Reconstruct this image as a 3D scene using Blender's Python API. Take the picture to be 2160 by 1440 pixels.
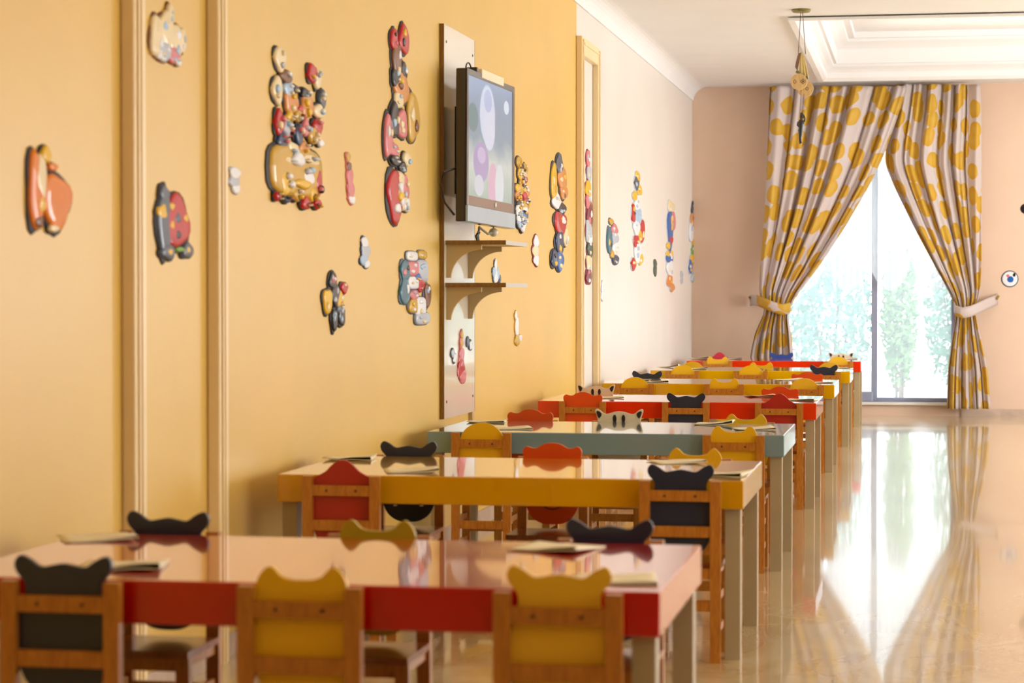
import bpy, math, random
from mathutils import Vector, Matrix
for o in list(bpy.data.objects): bpy.data.objects.remove(o)
sc = bpy.context.scene
C = sc.collection
random.seed(7)

# ------------------------------------------------------------------ camera
FPX, YAW, PIT, H = 4830.1, 0.1772, 0.0209, 1.195
cam = bpy.data.cameras.new('camera'); cam_o = bpy.data.objects.new('camera', cam); C.objects.link(cam_o)
cam_o.location = (0, 0, H)
cam_o.rotation_euler = (math.pi/2 - PIT, 0, YAW)
cam.sensor_fit = 'HORIZONTAL'; cam.sensor_width = 36.0
cam.lens = 36.0 * FPX / 2160.0
cam.clip_start = 0.05; cam.clip_end = 200
cam.dof.use_dof = True; cam.dof.focus_distance = 13.5; cam.dof.aperture_fstop = 4.2; cam.dof.aperture_blades = 7
sc.camera = cam_o

# ------------------------------------------------------------------ world, lights, exposure
SKY = 10.0
w = bpy.data.worlds.new('world'); sc.world = w; w.use_nodes = True
bg = w.node_tree.nodes['Background']
bg.inputs[0].default_value = (0.84, 0.93, 1.0, 1); bg.inputs[1].default_value = SKY
vs = sc.view_settings
vs.view_transform = 'Standard'; vs.look = 'None'; vs.gamma = 1.0; vs.use_curve_mapping = False
vs.exposure = -0.84
sc.cycles.use_denoising = True; sc.cycles.use_light_tree = False
sc.cycles.max_bounces = 6; sc.cycles.diffuse_bounces = 3; sc.cycles.glossy_bounces = 3
sc.cycles.transparent_max_bounces = 10
sc.cycles.use_adaptive_sampling = True; sc.cycles.adaptive_threshold = 0.05
sc.cycles.sample_clamp_indirect = 6.0

def area(name, loc, rot, sx, sy, power, col):
    l = bpy.data.lights.new(name, 'AREA'); l.shape = 'RECTANGLE'; l.size = sx; l.size_y = sy
    l.energy = power; l.color = col
    o = bpy.data.objects.new(name, l); C.objects.link(o); o.location = loc; o.rotation_euler = rot
    return o
XL, XR, YB, YN, ZC, ZCOVE = -2.25, 4.6, 22.72, -3.0, 3.235, 3.106
# daylight entering by the side windows (right wall, out of frame)
SIDEWIN = [(3.2, 5.6), (8.2, 10.6), (13.2, 15.6), (17.6, 20.0)]
for (y0, y1), pw, cl in zip(SIDEWIN, (50, 104, 160, 440), ((1.0, 0.93, 0.80), (1.0, 0.96, 0.86), (1.0, 0.99, 0.95), (0.92, 0.97, 1.0))):
    area('side_window_daylight', (XR + 0.10, (y0+y1)/2, 1.55), (0, math.pi/2, 0), 2.1, y1-y0, pw, cl)
# warm ceiling lamps of the near half of the room
for (x, y) in ((0.6, 1.2), (0.6, 5.4), (2.6, 3.2), (2.6, 8.5)):
    area('ceiling_lamp_glow', (x, y, ZC - 0.06), (0, 0, 0), 0.9, 0.9, 32, (1.0, 0.78, 0.48))
# cove lighting in the ceiling tray
area('tray_cove_glow', (1.26, 19.5, ZC + 0.10), (math.pi, 0, 0), 3.4, 3.6, 42, (1.0, 0.95, 0.84))

# ------------------------------------------------------------------ measuring: a view ray through a photo point meets a known plane
FW = Vector((-math.sin(YAW)*math.cos(PIT), math.cos(YAW)*math.cos(PIT), -math.sin(PIT)))
RT = Vector((math.cos(YAW), math.sin(YAW), 0)); UP = RT.cross(FW); EYE = Vector((0, 0, H))
def ray(px, py): return FW + RT*((px-1080)/FPX) - UP*((py-720)/FPX)
def onX(px, py, x): d = ray(px, py); return EYE + d*(x/d.x)
def onY(px, py, y): d = ray(px, py); return EYE + d*(y/d.y)
def onZ(px, py, z): d = ray(px, py); return EYE + d*((z-H)/d.z)

# ------------------------------------------------------------------ materials
def lin(c):
    return tuple(((v/255)/12.92 if v/255 <= 0.04045 else ((v/255+0.055)/1.055)**2.4) for v in c)
MATS = {}
def mat(name, rgb, rough=0.5, var=0.0, scale=8.0, coat=0.0, bump=0.0, bscale=60.0, spec=0.5, emit=0.0):
    if name in MATS: return MATS[name]
    m = bpy.data.materials.new(name); m.use_nodes = True; MATS[name] = m
    nt = m.node_tree; b = nt.nodes['Principled BSDF']
    c = lin(rgb)
    b.inputs['Base Color'].default_value = (*c, 1); b.inputs['Roughness'].default_value = rough
    b.inputs['Specular IOR Level'].default_value = spec
    if coat: b.inputs['Coat Weight'].default_value = coat; b.inputs['Coat Roughness'].default_value = 0.04
    if emit: b.inputs['Emission Color'].default_value = (*c, 1); b.inputs['Emission Strength'].default_value = emit
    tc = nt.nodes.new('ShaderNodeTexCoord')
    if var:
        n = nt.nodes.new('ShaderNodeTexNoise'); n.inputs['Scale'].default_value = scale; n.inputs['Detail'].default_value = 4
        r = nt.nodes.new('ShaderNodeValToRGB')
        r.color_ramp.elements[0].position = 0.3; r.color_ramp.elements[1].position = 0.7
        r.color_ramp.elements[0].color = (*[v*(1-var) for v in c], 1); r.color_ramp.elements[1].color = (*[min(1, v*(1+var)) for v in c], 1)
        nt.links.new(tc.outputs['Object'], n.inputs['Vector']); nt.links.new(n.outputs['Fac'], r.inputs['Fac'])
        nt.links.new(r.outputs['Color'], b.inputs['Base Color'])
    if bump:
        n2 = nt.nodes.new('ShaderNodeTexNoise'); n2.inputs['Scale'].default_value = bscale; n2.inputs['Detail'].default_value = 3
        bp = nt.nodes.new('ShaderNodeBump'); bp.inputs['Strength'].default_value = bump; bp.inputs['Distance'].default_value = 0.01
        nt.links.new(tc.outputs['Object'], n2.inputs['Vector']); nt.links.new(n2.outputs['Fac'], bp.inputs['Height'])
        nt.links.new(bp.outputs['Normal'], b.inputs['Normal'])
    return m
def wood(name, a, bcol, rough=0.35):
    m = bpy.data.materials.new(name); m.use_nodes = True; nt = m.node_tree; b = nt.nodes['Principled BSDF']
    tc = nt.nodes.new('ShaderNodeTexCoord'); mp = nt.nodes.new('ShaderNodeMapping'); mp.inputs['Scale'].default_value = (14, 14, 3)
    n = nt.nodes.new('ShaderNodeTexNoise'); n.inputs['Scale'].default_value = 5; n.inputs['Detail'].default_value = 6; n.inputs['Distortion'].default_value = 1.2
    r = nt.nodes.new('ShaderNodeValToRGB'); r.color_ramp.elements[0].position = 0.3; r.color_ramp.elements[1].position = 0.72
    r.color_ramp.elements[0].color = (*lin(a), 1); r.color_ramp.elements[1].color = (*lin(bcol), 1)
    nt.links.new(tc.outputs['Object'], mp.inputs['Vector']); nt.links.new(mp.outputs['Vector'], n.inputs['Vector'])
    nt.links.new(n.outputs['Fac'], r.inputs['Fac']); nt.links.new(r.outputs['Color'], b.inputs['Base Color'])
    b.inputs['Roughness'].default_value = rough; b.inputs['Coat Weight'].default_value = 0.25; b.inputs['Coat Roughness'].default_value = 0.15
    return m
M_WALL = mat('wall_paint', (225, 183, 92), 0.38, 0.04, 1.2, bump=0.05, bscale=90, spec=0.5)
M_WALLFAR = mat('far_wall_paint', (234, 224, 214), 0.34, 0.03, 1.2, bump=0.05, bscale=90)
M_BACK = mat('end_wall_paint', (228, 196, 170), 0.5, 0.04, 1.5, bump=0.04, bscale=90)
M_CEIL = mat('ceiling_paint', (238, 234, 232), 0.55, 0.02, 2)
M_TRIM = mat('frame_paint', (244, 216, 164), 0.35, 0.03, 3)
M_PLAIN = mat('far_room_paint', (236, 214, 178), 0.6, 0.03, 2)
M_WOOD = wood('pine_wood', (168, 98, 24), (200, 130, 44))
M_SEAT = wood('seat_wood', (128, 66, 30), (160, 90, 44), 0.22)
M_LEG = mat('table_leg_paint', (178, 158, 120), 0.4, 0.05, 6)
M_METAL = mat('window_metal', (150, 155, 178), 0.4, 0.04, 5)
M_BOARD = mat('white_board', (240, 226, 204), 0.12, 0.02, 3, coat=0.4)
M_BOARDEDGE = wood('board_edge', (120, 80, 26), (150, 104, 40), 0.4)
M_SHELF = mat('shelf_laminate', (200, 168, 112), 0.35, 0.03, 4)
M_TVDARK = mat('tv_plastic', (46, 36, 36), 0.25, 0.05, 6, coat=0.3)
M_SILVER = mat('tv_silver', (170, 186, 200), 0.25, 0.03, 6)
M_BASE = mat('skirting_stone', (196, 170, 150), 0.3, 0.14, 9)
M_SILL = mat('sill_stone', (232, 226, 218), 0.3, 0.05, 5)

# floor: polished beige marble
mf = bpy.data.materials.new('polished_marble'); mf.use_nodes = True; nt = mf.node_tree; b = nt.nodes['Principled BSDF']
tc = nt.nodes.new('ShaderNodeTexCoord'); mp = nt.nodes.new('ShaderNodeMapping'); mp.inputs['Scale'].default_value = (1.3, 0.55, 1)
n = nt.nodes.new('ShaderNodeTexNoise'); n.inputs['Scale'].default_value = 2.2; n.inputs['Detail'].default_value = 9; n.inputs['Roughness'].default_value = 0.62; n.inputs['Distortion'].default_value = 1.4
r = nt.nodes.new('ShaderNodeValToRGB'); e = r.color_ramp.elements
e[0].position = 0.30; e[0].color = (*lin((178, 150, 106)), 1); e[1].position = 0.62; e[1].color = (*lin((222, 200, 160)), 1)
k = r.color_ramp.elements.new(0.42); k.color = (*lin((206, 178, 130)), 1)
br = nt.nodes.new('ShaderNodeTexBrick'); br.offset = 0.0; br.inputs['Scale'].default_value = 1.0
br.inputs['Brick Width'].default_value = 1.2; br.inputs['Row Height'].default_value = 1.2; br.inputs['Mortar Size'].default_value = 0.003
br.inputs['Color1'].default_value = br.inputs['Color2'].default_value = (1, 1, 1, 1); br.inputs['Mortar'].default_value = (0.84, 0.8, 0.76, 1)
mx = nt.nodes.new('ShaderNodeMix'); mx.data_type = 'RGBA'; mx.blend_type = 'MULTIPLY'; mx.inputs[0].default_value = 1
nt.links.new(tc.outputs['Object'], mp.inputs['Vector']); nt.links.new(mp.outputs['Vector'], n.inputs['Vector'])
nt.links.new(n.outputs['Fac'], r.inputs['Fac']); nt.links.new(tc.outputs['Object'], br.inputs['Vector'])
nt.links.new(r.outputs['Color'], mx.inputs[6]); nt.links.new(br.outputs['Color'], mx.inputs[7]); nt.links.new(mx.outputs[2], b.inputs['Base Color'])
b.inputs['Roughness'].default_value = 0.20; b.inputs['IOR'].default_value = 1.5; b.inputs['Coat Weight'].default_value = 0.72; b.inputs['Coat Roughness'].default_value = 0.045
n2 = nt.nodes.new('ShaderNodeTexNoise'); n2.inputs['Scale'].default_value = 0.9; n2.inputs['Detail'].default_value = 0
bp = nt.nodes.new('ShaderNodeBump'); bp.inputs['Strength'].default_value = 0.035; bp.inputs['Distance'].default_value = 0.02
nt.links.new(tc.outputs['Object'], n2.inputs['Vector']); nt.links.new(n2.outputs['Fac'], bp.inputs['Height']); nt.links.new(bp.outputs['Normal'], b.inputs['Normal']); nt.links.new(bp.outputs['Normal'], b.inputs['Coat Normal'])
M_FLOOR = mf

def cloth_mat():
    m = bpy.data.materials.new('curtain_cloth'); m.use_nodes = True; nt = m.node_tree
    for nn in list(nt.nodes): nt.nodes.remove(nn)
    out = nt.nodes.new('ShaderNodeOutputMaterial'); uv = nt.nodes.new('ShaderNodeUVMap')
    nz = nt.nodes.new('ShaderNodeTexNoise'); nz.inputs['Scale'].default_value = 6.0
    ma = nt.nodes.new('ShaderNodeMix'); ma.data_type = 'RGBA'; ma.blend_type = 'LINEAR_LIGHT'; ma.inputs[0].default_value = 0.045
    vo = nt.nodes.new('ShaderNodeTexVoronoi'); vo.voronoi_dimensions = '2D'; vo.inputs['Scale'].default_value = 4.7; vo.inputs['Randomness'].default_value = 0.8
    rp = nt.nodes.new('ShaderNodeValToRGB'); rp.color_ramp.elements[0].position = 0.39; rp.color_ramp.elements[1].position = 0.41
    rp.color_ramp.elements[0].color = (*lin((222, 172, 30)), 1); rp.color_ramp.elements[1].color = (*lin((226, 210, 204)), 1)
    k = rp.color_ramp.elements.new(0.10); k.color = (*lin((228, 184, 62)), 1)
    nt.links.new(uv.outputs[0], nz.inputs['Vector']); nt.links.new(uv.outputs[0], ma.inputs[6]); nt.links.new(nz.outputs['Color'], ma.inputs[7])
    nt.links.new(ma.outputs[2], vo.inputs['Vector']); nt.links.new(vo.outputs['Distance'], rp.inputs['Fac'])
    d = nt.nodes.new('ShaderNodeBsdfPrincipled'); d.inputs['Roughness'].default_value = 0.55; d.inputs['Sheen Weight'].default_value = 0.2
    t = nt.nodes.new('ShaderNodeBsdfTranslucent'); mxs = nt.nodes.new('ShaderNodeMixShader'); mxs.inputs[0].default_value = 0.30
    nt.links.new(rp.outputs['Color'], d.inputs['Base Color']); nt.links.new(rp.outputs['Color'], t.inputs['Color'])
    nt.links.new(d.outputs[0], mxs.inputs[1]); nt.links.new(t.outputs[0], mxs.inputs[2]); nt.links.new(mxs.outputs[0], out.inputs[0])
    return m
M_CLOTH = cloth_mat()
def veil(name, col, opacity, trans=0.5, gloss=False):
    m = bpy.data.materials.new(name); m.use_nodes = True; nt = m.node_tree
    for nn in list(nt.nodes): nt.nodes.remove(nn)
    out = nt.nodes.new('ShaderNodeOutputMaterial')
    tp = nt.nodes.new('ShaderNodeBsdfTransparent'); df = nt.nodes.new('ShaderNodeBsdfDiffuse'); tl = nt.nodes.new('ShaderNodeBsdfTranslucent')
    df.inputs[0].default_value = tl.inputs[0].default_value = (*lin(col), 1)
    a = nt.nodes.new('ShaderNodeMixShader'); a.inputs[0].default_value = trans
    c = nt.nodes.new('ShaderNodeMixShader'); c.inputs[0].default_value = opacity
    nt.links.new(df.outputs[0], a.inputs[1]); nt.links.new(tl.outputs[0], a.inputs[2])
    nt.links.new(tp.outputs[0], c.inputs[1]); nt.links.new(a.outputs[0], c.inputs[2])
    last = c
    if gloss:
        g = nt.nodes.new('ShaderNodeBsdfGlossy'); g.inputs['Roughness'].default_value = 0.02
        fr = nt.nodes.new('ShaderNodeFresnel'); fr.inputs[0].default_value = 1.45
        q = nt.nodes.new('ShaderNodeMixShader'); nt.links.new(fr.outputs[0], q.inputs[0]); nt.links.new(c.outputs[0], q.inputs[1]); nt.links.new(g.outputs[0], q.inputs[2]); last = q
    nt.links.new(last.outputs[0], out.inputs[0])
    return m
M_SHEER = veil('sheer_voile', (248, 250, 253), 0.72, 0.72)
M_GLASS = veil('milky_glass', (235, 242, 245), 0.22, 0.85, True)  # clear pane mixed with a pale translucent white

# ------------------------------------------------------------------ mesh helpers
class MB:
    def __init__(s): s.v = []; s.f = []; s.uv = None
    def box(s, x0, x1, y0, y1, z0, z1):
        k = len(s.v)
        s.v += [(x0,y0,z0),(x1,y0,z0),(x1,y1,z0),(x0,y1,z0),(x0,y0,z1),(x1,y0,z1),(x1,y1,z1),(x0,y1,z1)]
        s.f += [tuple(k+i for i in q) for q in ((0,3,2,1),(4,5,6,7),(0,1,5,4),(1,2,6,5),(2,3,7,6),(3,0,4,7))]
        return s
    def grid(s, rows, closed=False):
        k = len(s.v); nr = len(rows); nc = len(rows[0])
        for rr in rows: s.v += [tuple(p) for p in rr]
        for i in range(nr-1):
            for j in range(nc if closed else nc-1):
                j2 = (j+1) % nc
                s.f.append((k+i*nc+j, k+i*nc+j2, k+(i+1)*nc+j2, k+(i+1)*nc+j))
        return s
    def prism(s, pts, off, axis='y', t=0.0):
        """closed 2D outline pts extruded: axis y -> (x,z) outline from off to off+t; axis x -> (y,z) outline"""
        k = len(s.v); n = len(pts)
        for d in (off, off+t):
            for a, b_ in pts:
                s.v.append((a, d, b_) if axis == 'y' else (d, a, b_) if axis == 'x' else (a, b_, d))
        s.f.append(tuple(k+i for i in range(n))); s.f.append(tuple(k+n+i for i in reversed(range(n))))
        for i in range(n):
            j = (i+1) % n; s.f.append((k+i, k+n+i, k+n+j, k+j))
        return s
    def tube(s, pts, rad, seg=8, cap=True):
        pts = [Vector(p) for p in pts]; rows = []
        rads = rad if isinstance(rad, (list, tuple)) else [rad]*len(pts)
        for i, p in enumerate(pts):
            t = (pts[min(i+1, len(pts)-1)] - pts[max(i-1, 0)]).normalized()
            a = t.cross(Vector((0.31, 0.2, 0.93)) if abs(t.z) < 0.9 else Vector((1, 0, 0))).normalized(); b_ = t.cross(a)
            rows.append([p + (a*math.cos(q)+b_*math.sin(q))*rads[i] for q in [2*math.pi*j/seg for j in range(seg)]])
        k = len(s.v); s.grid(rows, True)
        if cap: s.f.append(tuple(k+j for j in reversed(range(seg)))); s.f.append(tuple(k+(len(rows)-1)*seg+j for j in range(seg)))
        return s
    def mesh(s, name, m, smooth=False):
        me = bpy.data.meshes.new(name); me.from_pydata(s.v, [], s.f); me.materials.append(m)
        import bmesh
        bm = bmesh.new(); bm.from_mesh(me); bmesh.ops.recalc_face_normals(bm, faces=bm.faces)
        bm.to_mesh(me); bm.free()
        if smooth:
            for p in me.polygons: p.use_smooth = True
        return me
    def build(s, name, m, parent=None, bevel=0.0, smooth=False):
        o = bpy.data.objects.new(name, s.mesh(name, m, smooth)); C.objects.link(o)
        if parent: o.parent = parent
        if bevel:
            bv = o.modifiers.new('bevel', 'BEVEL'); bv.width = bevel; bv.segments = 2; bv.limit_method = 'ANGLE'; bv.angle_limit = 0.7
        return o
def empty(name, loc=(0, 0, 0), rz=0.0, label=None, cat=None, group=None):
    o = bpy.data.objects.new(name, None); C.objects.link(o); o.empty_display_size = 0.1
    o.location = loc; o.rotation_euler = (0, 0, rz)
    return tag(o, label, cat, group)
def tag(o, label=None, cat=None, group=None, kind=None):
    if label: o['label'] = label
    if cat: o['category'] = cat
    if group: o['group'] = group
    if kind: o['kind'] = kind
    return o
def struct(o, label, cat=None): return tag(o, label, cat, None, 'structure')
def place(src, parent):
    c = src.copy(); C.objects.link(c); c.parent = parent; return c

# ------------------------------------------------------------------ the room
struct(MB().box(XL-0.2, XR+0.2, YN-0.2, YB+0.02, -0.12, 0).build('floor', M_FLOOR), 'polished beige marble floor reflecting the far window', 'floor')
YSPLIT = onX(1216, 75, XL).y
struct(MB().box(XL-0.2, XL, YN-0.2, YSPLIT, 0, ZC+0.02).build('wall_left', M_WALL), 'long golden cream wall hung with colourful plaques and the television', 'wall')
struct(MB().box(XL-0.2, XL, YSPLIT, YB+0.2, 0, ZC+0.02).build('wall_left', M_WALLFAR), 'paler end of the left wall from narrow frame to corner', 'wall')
# cove moulding between left wall and ceiling
mb = MB(); rc = ZC - ZCOVE; prof = [(XL, ZCOVE)] + [(XL + 0.012 + rc - rc*math.cos(a), ZCOVE + rc*math.sin(a)) for a in [math.pi/2*i/8 for i in range(9)]] + [(XL, ZC)]
struct(mb.prism(prof, YN, 'y', YB-YN).build('trim_1', M_CEIL), 'white cove moulding where golden wall meets ceiling', 'moulding')
# far end wall with the door opening
WX0, WX1, WZ0, WZ1 = -1.36, 0.33, 0.135, 2.92
mb = MB()
mb.box(XL-0.2, WX0, YB, YB+0.2, 0, ZC+0.5); mb.box(WX1, XR+0.2, YB, YB+0.2, 0, ZC+0.5)
mb.box(WX0, WX1, YB, YB+0.2, WZ1, ZC+0.5); mb.box(WX0, WX1, YB, YB+0.2, -0.1, WZ0)
struct(mb.build('wall_back', M_BACK), 'pinkish beige end wall around the curtained glass door', 'wall')
struct(MB().box(XL-0.2, XR+0.2, YN-0.2, YN, 0, ZC).build('wall_front', mat('rear_wall_darkened', (150, 112, 72), 0.6, 0.08, 3)), 'unseen wall behind the viewpoint, darkened to cut frontal light', 'wall')  # unseen rear wall, its brown chosen dark to cut frontal fill and reflections
mb = MB(); ys = YN-0.2
for y0, y1 in SIDEWIN:
    mb.box(XR, XR+0.2, ys, y0, 0, ZC); mb.box(XR, XR+0.2, y0, y1, 0, 0.5); mb.box(XR, XR+0.2, y0, y1, 2.6, ZC); ys = y1
mb.box(XR, XR+0.2, ys, YB+0.2, 0, ZC)
struct(mb.build('wall_right', M_PLAIN), 'cream side wall with tall windows', 'wall')
# ceiling with its tray
TX0, TX1, TY0, TY1 = -0.93, 3.45, 17.05, 21.95
mb = MB()
mb.box(XL-0.2, TX0, YN-0.2, YB, ZC, ZC+0.5); mb.box(TX1, XR+0.2, YN-0.2, YB, ZC, ZC+0.5)
mb.box(TX0, TX1, YN-0.2, TY0, ZC, ZC+0.5); mb.box(TX0, TX1, TY1, YB, ZC, ZC+0.5); mb.box(TX0, TX1, TY0, TY1, ZC+0.40, ZC+0.5)
struct(mb.build('ceiling', M_CEIL), 'white ceiling with a recessed tray near the window', 'ceiling')
prof = [(0.0, 0.0), (-0.05, -0.012), (-0.05, -0.03), (0.0, -0.03), (0.03, 0.0), (0.03, 0.05), (0.06, 0.075), (0.10, 0.10), (0.10, 0.125), (0.13, 0.125), (0.13, 0.26), (0.18, 0.29), (0.24, 0.32), (0.24, 0.345), (0.30, 0.345), (0.30, 0.40), (0.0, 0.40)]
rows = []
for dx, dz in prof:
    rows.append([(TX0+dx, TY0+dx, ZC+dz), (TX1-dx, TY0+dx, ZC+dz), (TX1-dx, TY1-dx, ZC+dz), (TX0+dx, TY1-dx, ZC+dz)])
struct(MB().grid(rows, True).build('trim_2', M_CEIL), 'stepped white crown moulding inside the ceiling tray', 'moulding')
# skirting
struct(MB().box(WX1+0.05, XR, YB-0.02, YB, 0, 0.075).build('baseboard_back', M_BASE), 'low stone skirting on the end wall right of the door', 'skirting')
struct(MB().box(XL, XL+0.015, YN, YB, 0, 0.075).build('baseboard_left', M_BASE), 'low stone skirting along the golden wall', 'skirting')

# framed wall panels on the left wall (protruding casing)
def casing(y0, y1, ztop, name, label):
    root = struct(empty(name, (XL, y0, 0)), label, 'wall frame')
    jw, p = 0.10, 0.042
    D = y1 - y0
    for a in (0, D-jw):
        j = MB().box(0, p, a, a+jw, 0, ztop).build('jamb', M_TRIM, root, 0.006)
        for q in (0.022, 0.05):
            MB().box(p, p+0.006, a+q, a+q+0.012, 0, ztop-0.02).build('bead', M_TRIM, j)
    h = MB().box(0, p, jw, D-jw, ztop-jw*1.2, ztop).build('head', M_TRIM, root, 0.006)
    MB().box(p, p+0.006, jw, D-jw, ztop-0.05, ztop-0.035).build('bead', M_TRIM, h)
    return root
CZ = onX(1215, 75, XL)
casing(onX(255, 500, XL).y, onX(481, 500, XL+0.04).y, CZ.z, 'trim_3', 'tall cream wall frame at the left, round the red spotted plaque')
casing(CZ.y, onX(1266, 500, XL+0.04).y, CZ.z, 'trim_4', 'narrow looking cream wall frame to the right of the television')

# right wall windows (seen only in reflections)
for i, (y0, y1) in enumerate(SIDEWIN):
    root = struct(empty('window_%d' % (i+2), (XR, (y0+y1)/2, 0.5)), 'tall side window in the right wall', 'window')
    W = (y1-y0)/2
    for a in (-W, -0.025, W-0.05):
        MB().box(0.01, 0.06, a, a+0.05, 0, 2.1).build('stile', M_METAL, root)
    for z in (0, 2.05): MB().box(0.012, 0.058, -W, W, z, z+0.05).build('rail', M_METAL, root)

# far glazed door
root = struct(empty('window_1', ((WX0+WX1)/2, YB, WZ0)), 'sunlit glass sliding door with grey frame behind the curtains', 'window')
def wl(mbx): # absolute -> local
    mbx.v = [(x-(WX0+WX1)/2, y-YB, z-WZ0) for x, y, z in mbx.v]; return mbx
MX0, MX1 = onY(1838, 700, YB+0.06).x, onY(1851, 700, YB+0.06).x
wl(MB().box(MX0, MX1, YB+0.03, YB+0.10, WZ0, WZ1)).build('mullion', M_METAL, root, 0.004)
wl(MB().box(WX0, WX0+0.05, YB+0.03, YB+0.10, WZ0, WZ1)).build('stile', M_METAL, root, 0.004)
wl(MB().box(WX1-0.05, WX1, YB+0.03, YB+0.10, WZ0, WZ1)).build('stile', M_METAL, root, 0.004)
wl(MB().box(WX0+0.05, MX0, YB+0.03, YB+0.10, WZ0, WZ0+0.04)).build('rail', M_METAL, root, 0.004)
wl(MB().box(MX1, WX1-0.05, YB+0.03, YB+0.10, WZ0, WZ0+0.04)).build('rail', M_METAL, root, 0.004)
wl(MB().box(WX0+0.05, WX1-0.05, YB+0.032, YB+0.098, WZ1-0.06, WZ1)).build('rail', M_METAL, root, 0.004)
wl(MB().box(WX0+0.05, MX0, YB+0.06, YB+0.066, WZ0+0.04, WZ1-0.06)).build('pane', M_GLASS, root)
wl(MB().box(MX1, WX1-0.05, YB+0.06, YB+0.066, WZ0+0.04, WZ1-0.06)).build('pane', M_GLASS, root)
wl(MB().box(WX0-0.03, WX1+0.1, YB-0.05, YB+0.03, WZ0-0.03, WZ0)).build('sill', M_SILL, root, 0.006)
tag(MB().box(-0.60, MX0+0.02, YB-0.045, YB+0.02, WZ0, WZ0+0.10).build('door_stop_block', M_METAL, None, 0.012), 'small grey block on the sill at the foot of the mullion', 'block')

# ------------------------------------------------------------------ outside: terrace and bushes
struct(MB().box(-14, 12, YB+0.2, YB+14, -0.2, -0.05).build('ground', mat('terrace', (216, 214, 206), 0.8, 0.06, 2)), 'pale sunlit terrace outside the glass door', 'terrace')
M_LEAF = [mat('leaf_%d' % i, c, 0.5, 0.1, 3) for i, c in enumerate(((96, 150, 122), (100, 156, 140), (122, 164, 100)))]
M_STEM = mat('stem', (120, 100, 80), 0.8, 0.1, 8)
rnd = random.Random(3)
for i, (x, y, r_, h_, lab) in enumerate(((-2.2, 26.2, 0.72, 2.0, 'pale green garden bush seen through the left pane, farthest left'), (-0.98, 25.2, 0.5, 1.75, 'pale green garden bush seen through the left pane, beside the mullion'), (-0.24, 25.0, 0.2, 1.9, 'slim green shrub just right of the door mullion outside'), (0.42, 25.6, 0.42, 1.75, 'pale green shrub outside the right pane by the curtain'), (1.5, 26.4, 0.8, 2.1, 'garden bush hidden mostly by the right curtain'))):
    root = empty('garden_bush', (x, y, -0.05), 0, lab, 'bush', 'bushes outside the glass door')
    m = MB()
    for q in range(1500):
        u, v_, w_ = rnd.gauss(0, 1), rnd.gauss(0, 1), rnd.gauss(0, 1); L = math.sqrt(u*u+v_*v_+w_*w_); rr = rnd.uniform(0.55, 1.0)
        p = Vector((u/L*r_*rr, v_/L*r_*rr, h_*0.55 + w_/L*h_*0.45*rr))
        a = Vector((rnd.gauss(0, 1), rnd.gauss(0, 1), rnd.gauss(0, 1))).normalized(); c_ = a.orthogonal().normalized(); s_ = rnd.uniform(0.03, 0.065)
        k = len(m.v); m.v += [tuple(p-a*s_), tuple(p+c_*s_*0.5), tuple(p+a*s_), tuple(p-c_*s_*0.5)]; m.f.append((k, k+1, k+2, k+3))
    m.build('foliage', M_LEAF[i % 3], root)
    m = MB()
    for q in range(5):
        a = q*1.26; m.tube([(0.03*math.cos(a), 0.03*math.sin(a), 0), (r_*0.3*math.cos(a), r_*0.3*math.sin(a), h_*0.4), (r_*0.55*math.cos(a), r_*0.55*math.sin(a), h_*0.7)], [0.02, 0.014, 0.008], 6)
    m.build('stem', M_STEM, root)

# ------------------------------------------------------------------ curtains
def interp(tab, y):
    for a, b_ in zip(tab, tab[1:]):
        if y <= b_[0]:
            t = (y-a[0])/(b_[0]-a[0]); t = max(0, t)
            return [a[i]+(b_[i]-a[i])*t for i in (1, 2)]
    return list(tab[-1][1:])
def curtain(tab, yc, nf, tie_py, uoff, root, seed):
    ty = sorted(set([t[0] for t in tab])); ny, nx = 90, 220
    rows = []; uvs = []
    rr = random.Random(seed); ph = [rr.uniform(0, 6.28) for _ in range(6)]; wob = [rr.uniform(0.7, 1.3) for _ in range(6)]
    y0, y1 = tab[0][0], tab[-1][0]
    for i in range(ny+1):
        # smooth edge profile
        py = y0 + (y1-y0)*i/ny
        e = [0, 0]
        for d in (-14, -7, 0, 7, 14):
            q = interp(tab, min(max(py+d, y0), y1)); e[0] += q[0]/5; e[1] += q[1]/5
        pl, pr = onY(e[0], py, yc), onY(e[1], py, yc)
        near = math.exp(-((py-tie_py)/55.0)**2)
        amp = 0.058*(1-near) + 0.030*near
        row = []; uvr = []
        for j in range(nx+1):
            s = j/nx
            f = 2*math.pi*nf*(s + 0.018*math.sin(2*math.pi*2*s+ph[0]) + 0.012*math.sin(2*math.pi*5*s + ph[1] + py*0.004))
            fold = math.sin(f + 0.5*math.sin(py*0.008+ph[2]))
            fold = math.copysign(abs(fold)**0.75, fold)
            fold *= 0.75 + 0.35*math.sin(2*math.pi*3*s + ph[3])
            fold += 0.28*math.sin(2.6*f + ph[4] + py*0.006)
            x = pl.x + (pr.x-pl.x)*s + 0.012*math.cos(f)*(1-near)
            bulge = -0.05*near*math.sin(math.pi*s)
            row.append((x, yc + amp*fold + bulge, pl.z + (pr.z-pl.z)*s)); uvr.append((uoff + s*1.75, (pl.z)))
        rows.append(row); uvs.append(uvr)
    m = MB().grid(rows)
    o = m.build('drape', M_CLOTH, root, smooth=True)
    ul = o.data.uv_layers.new(name='UVMap'); flat = [p for rr_ in uvs for p in rr_]
    for lp in o.data.loops: ul.data[lp.index].uv = flat[lp.vertex_index]
    sd = o.modifiers.new('cloth_thickness', 'SOLIDIFY'); sd.thickness = 0.003; sd.offset = 0
    return o
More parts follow.
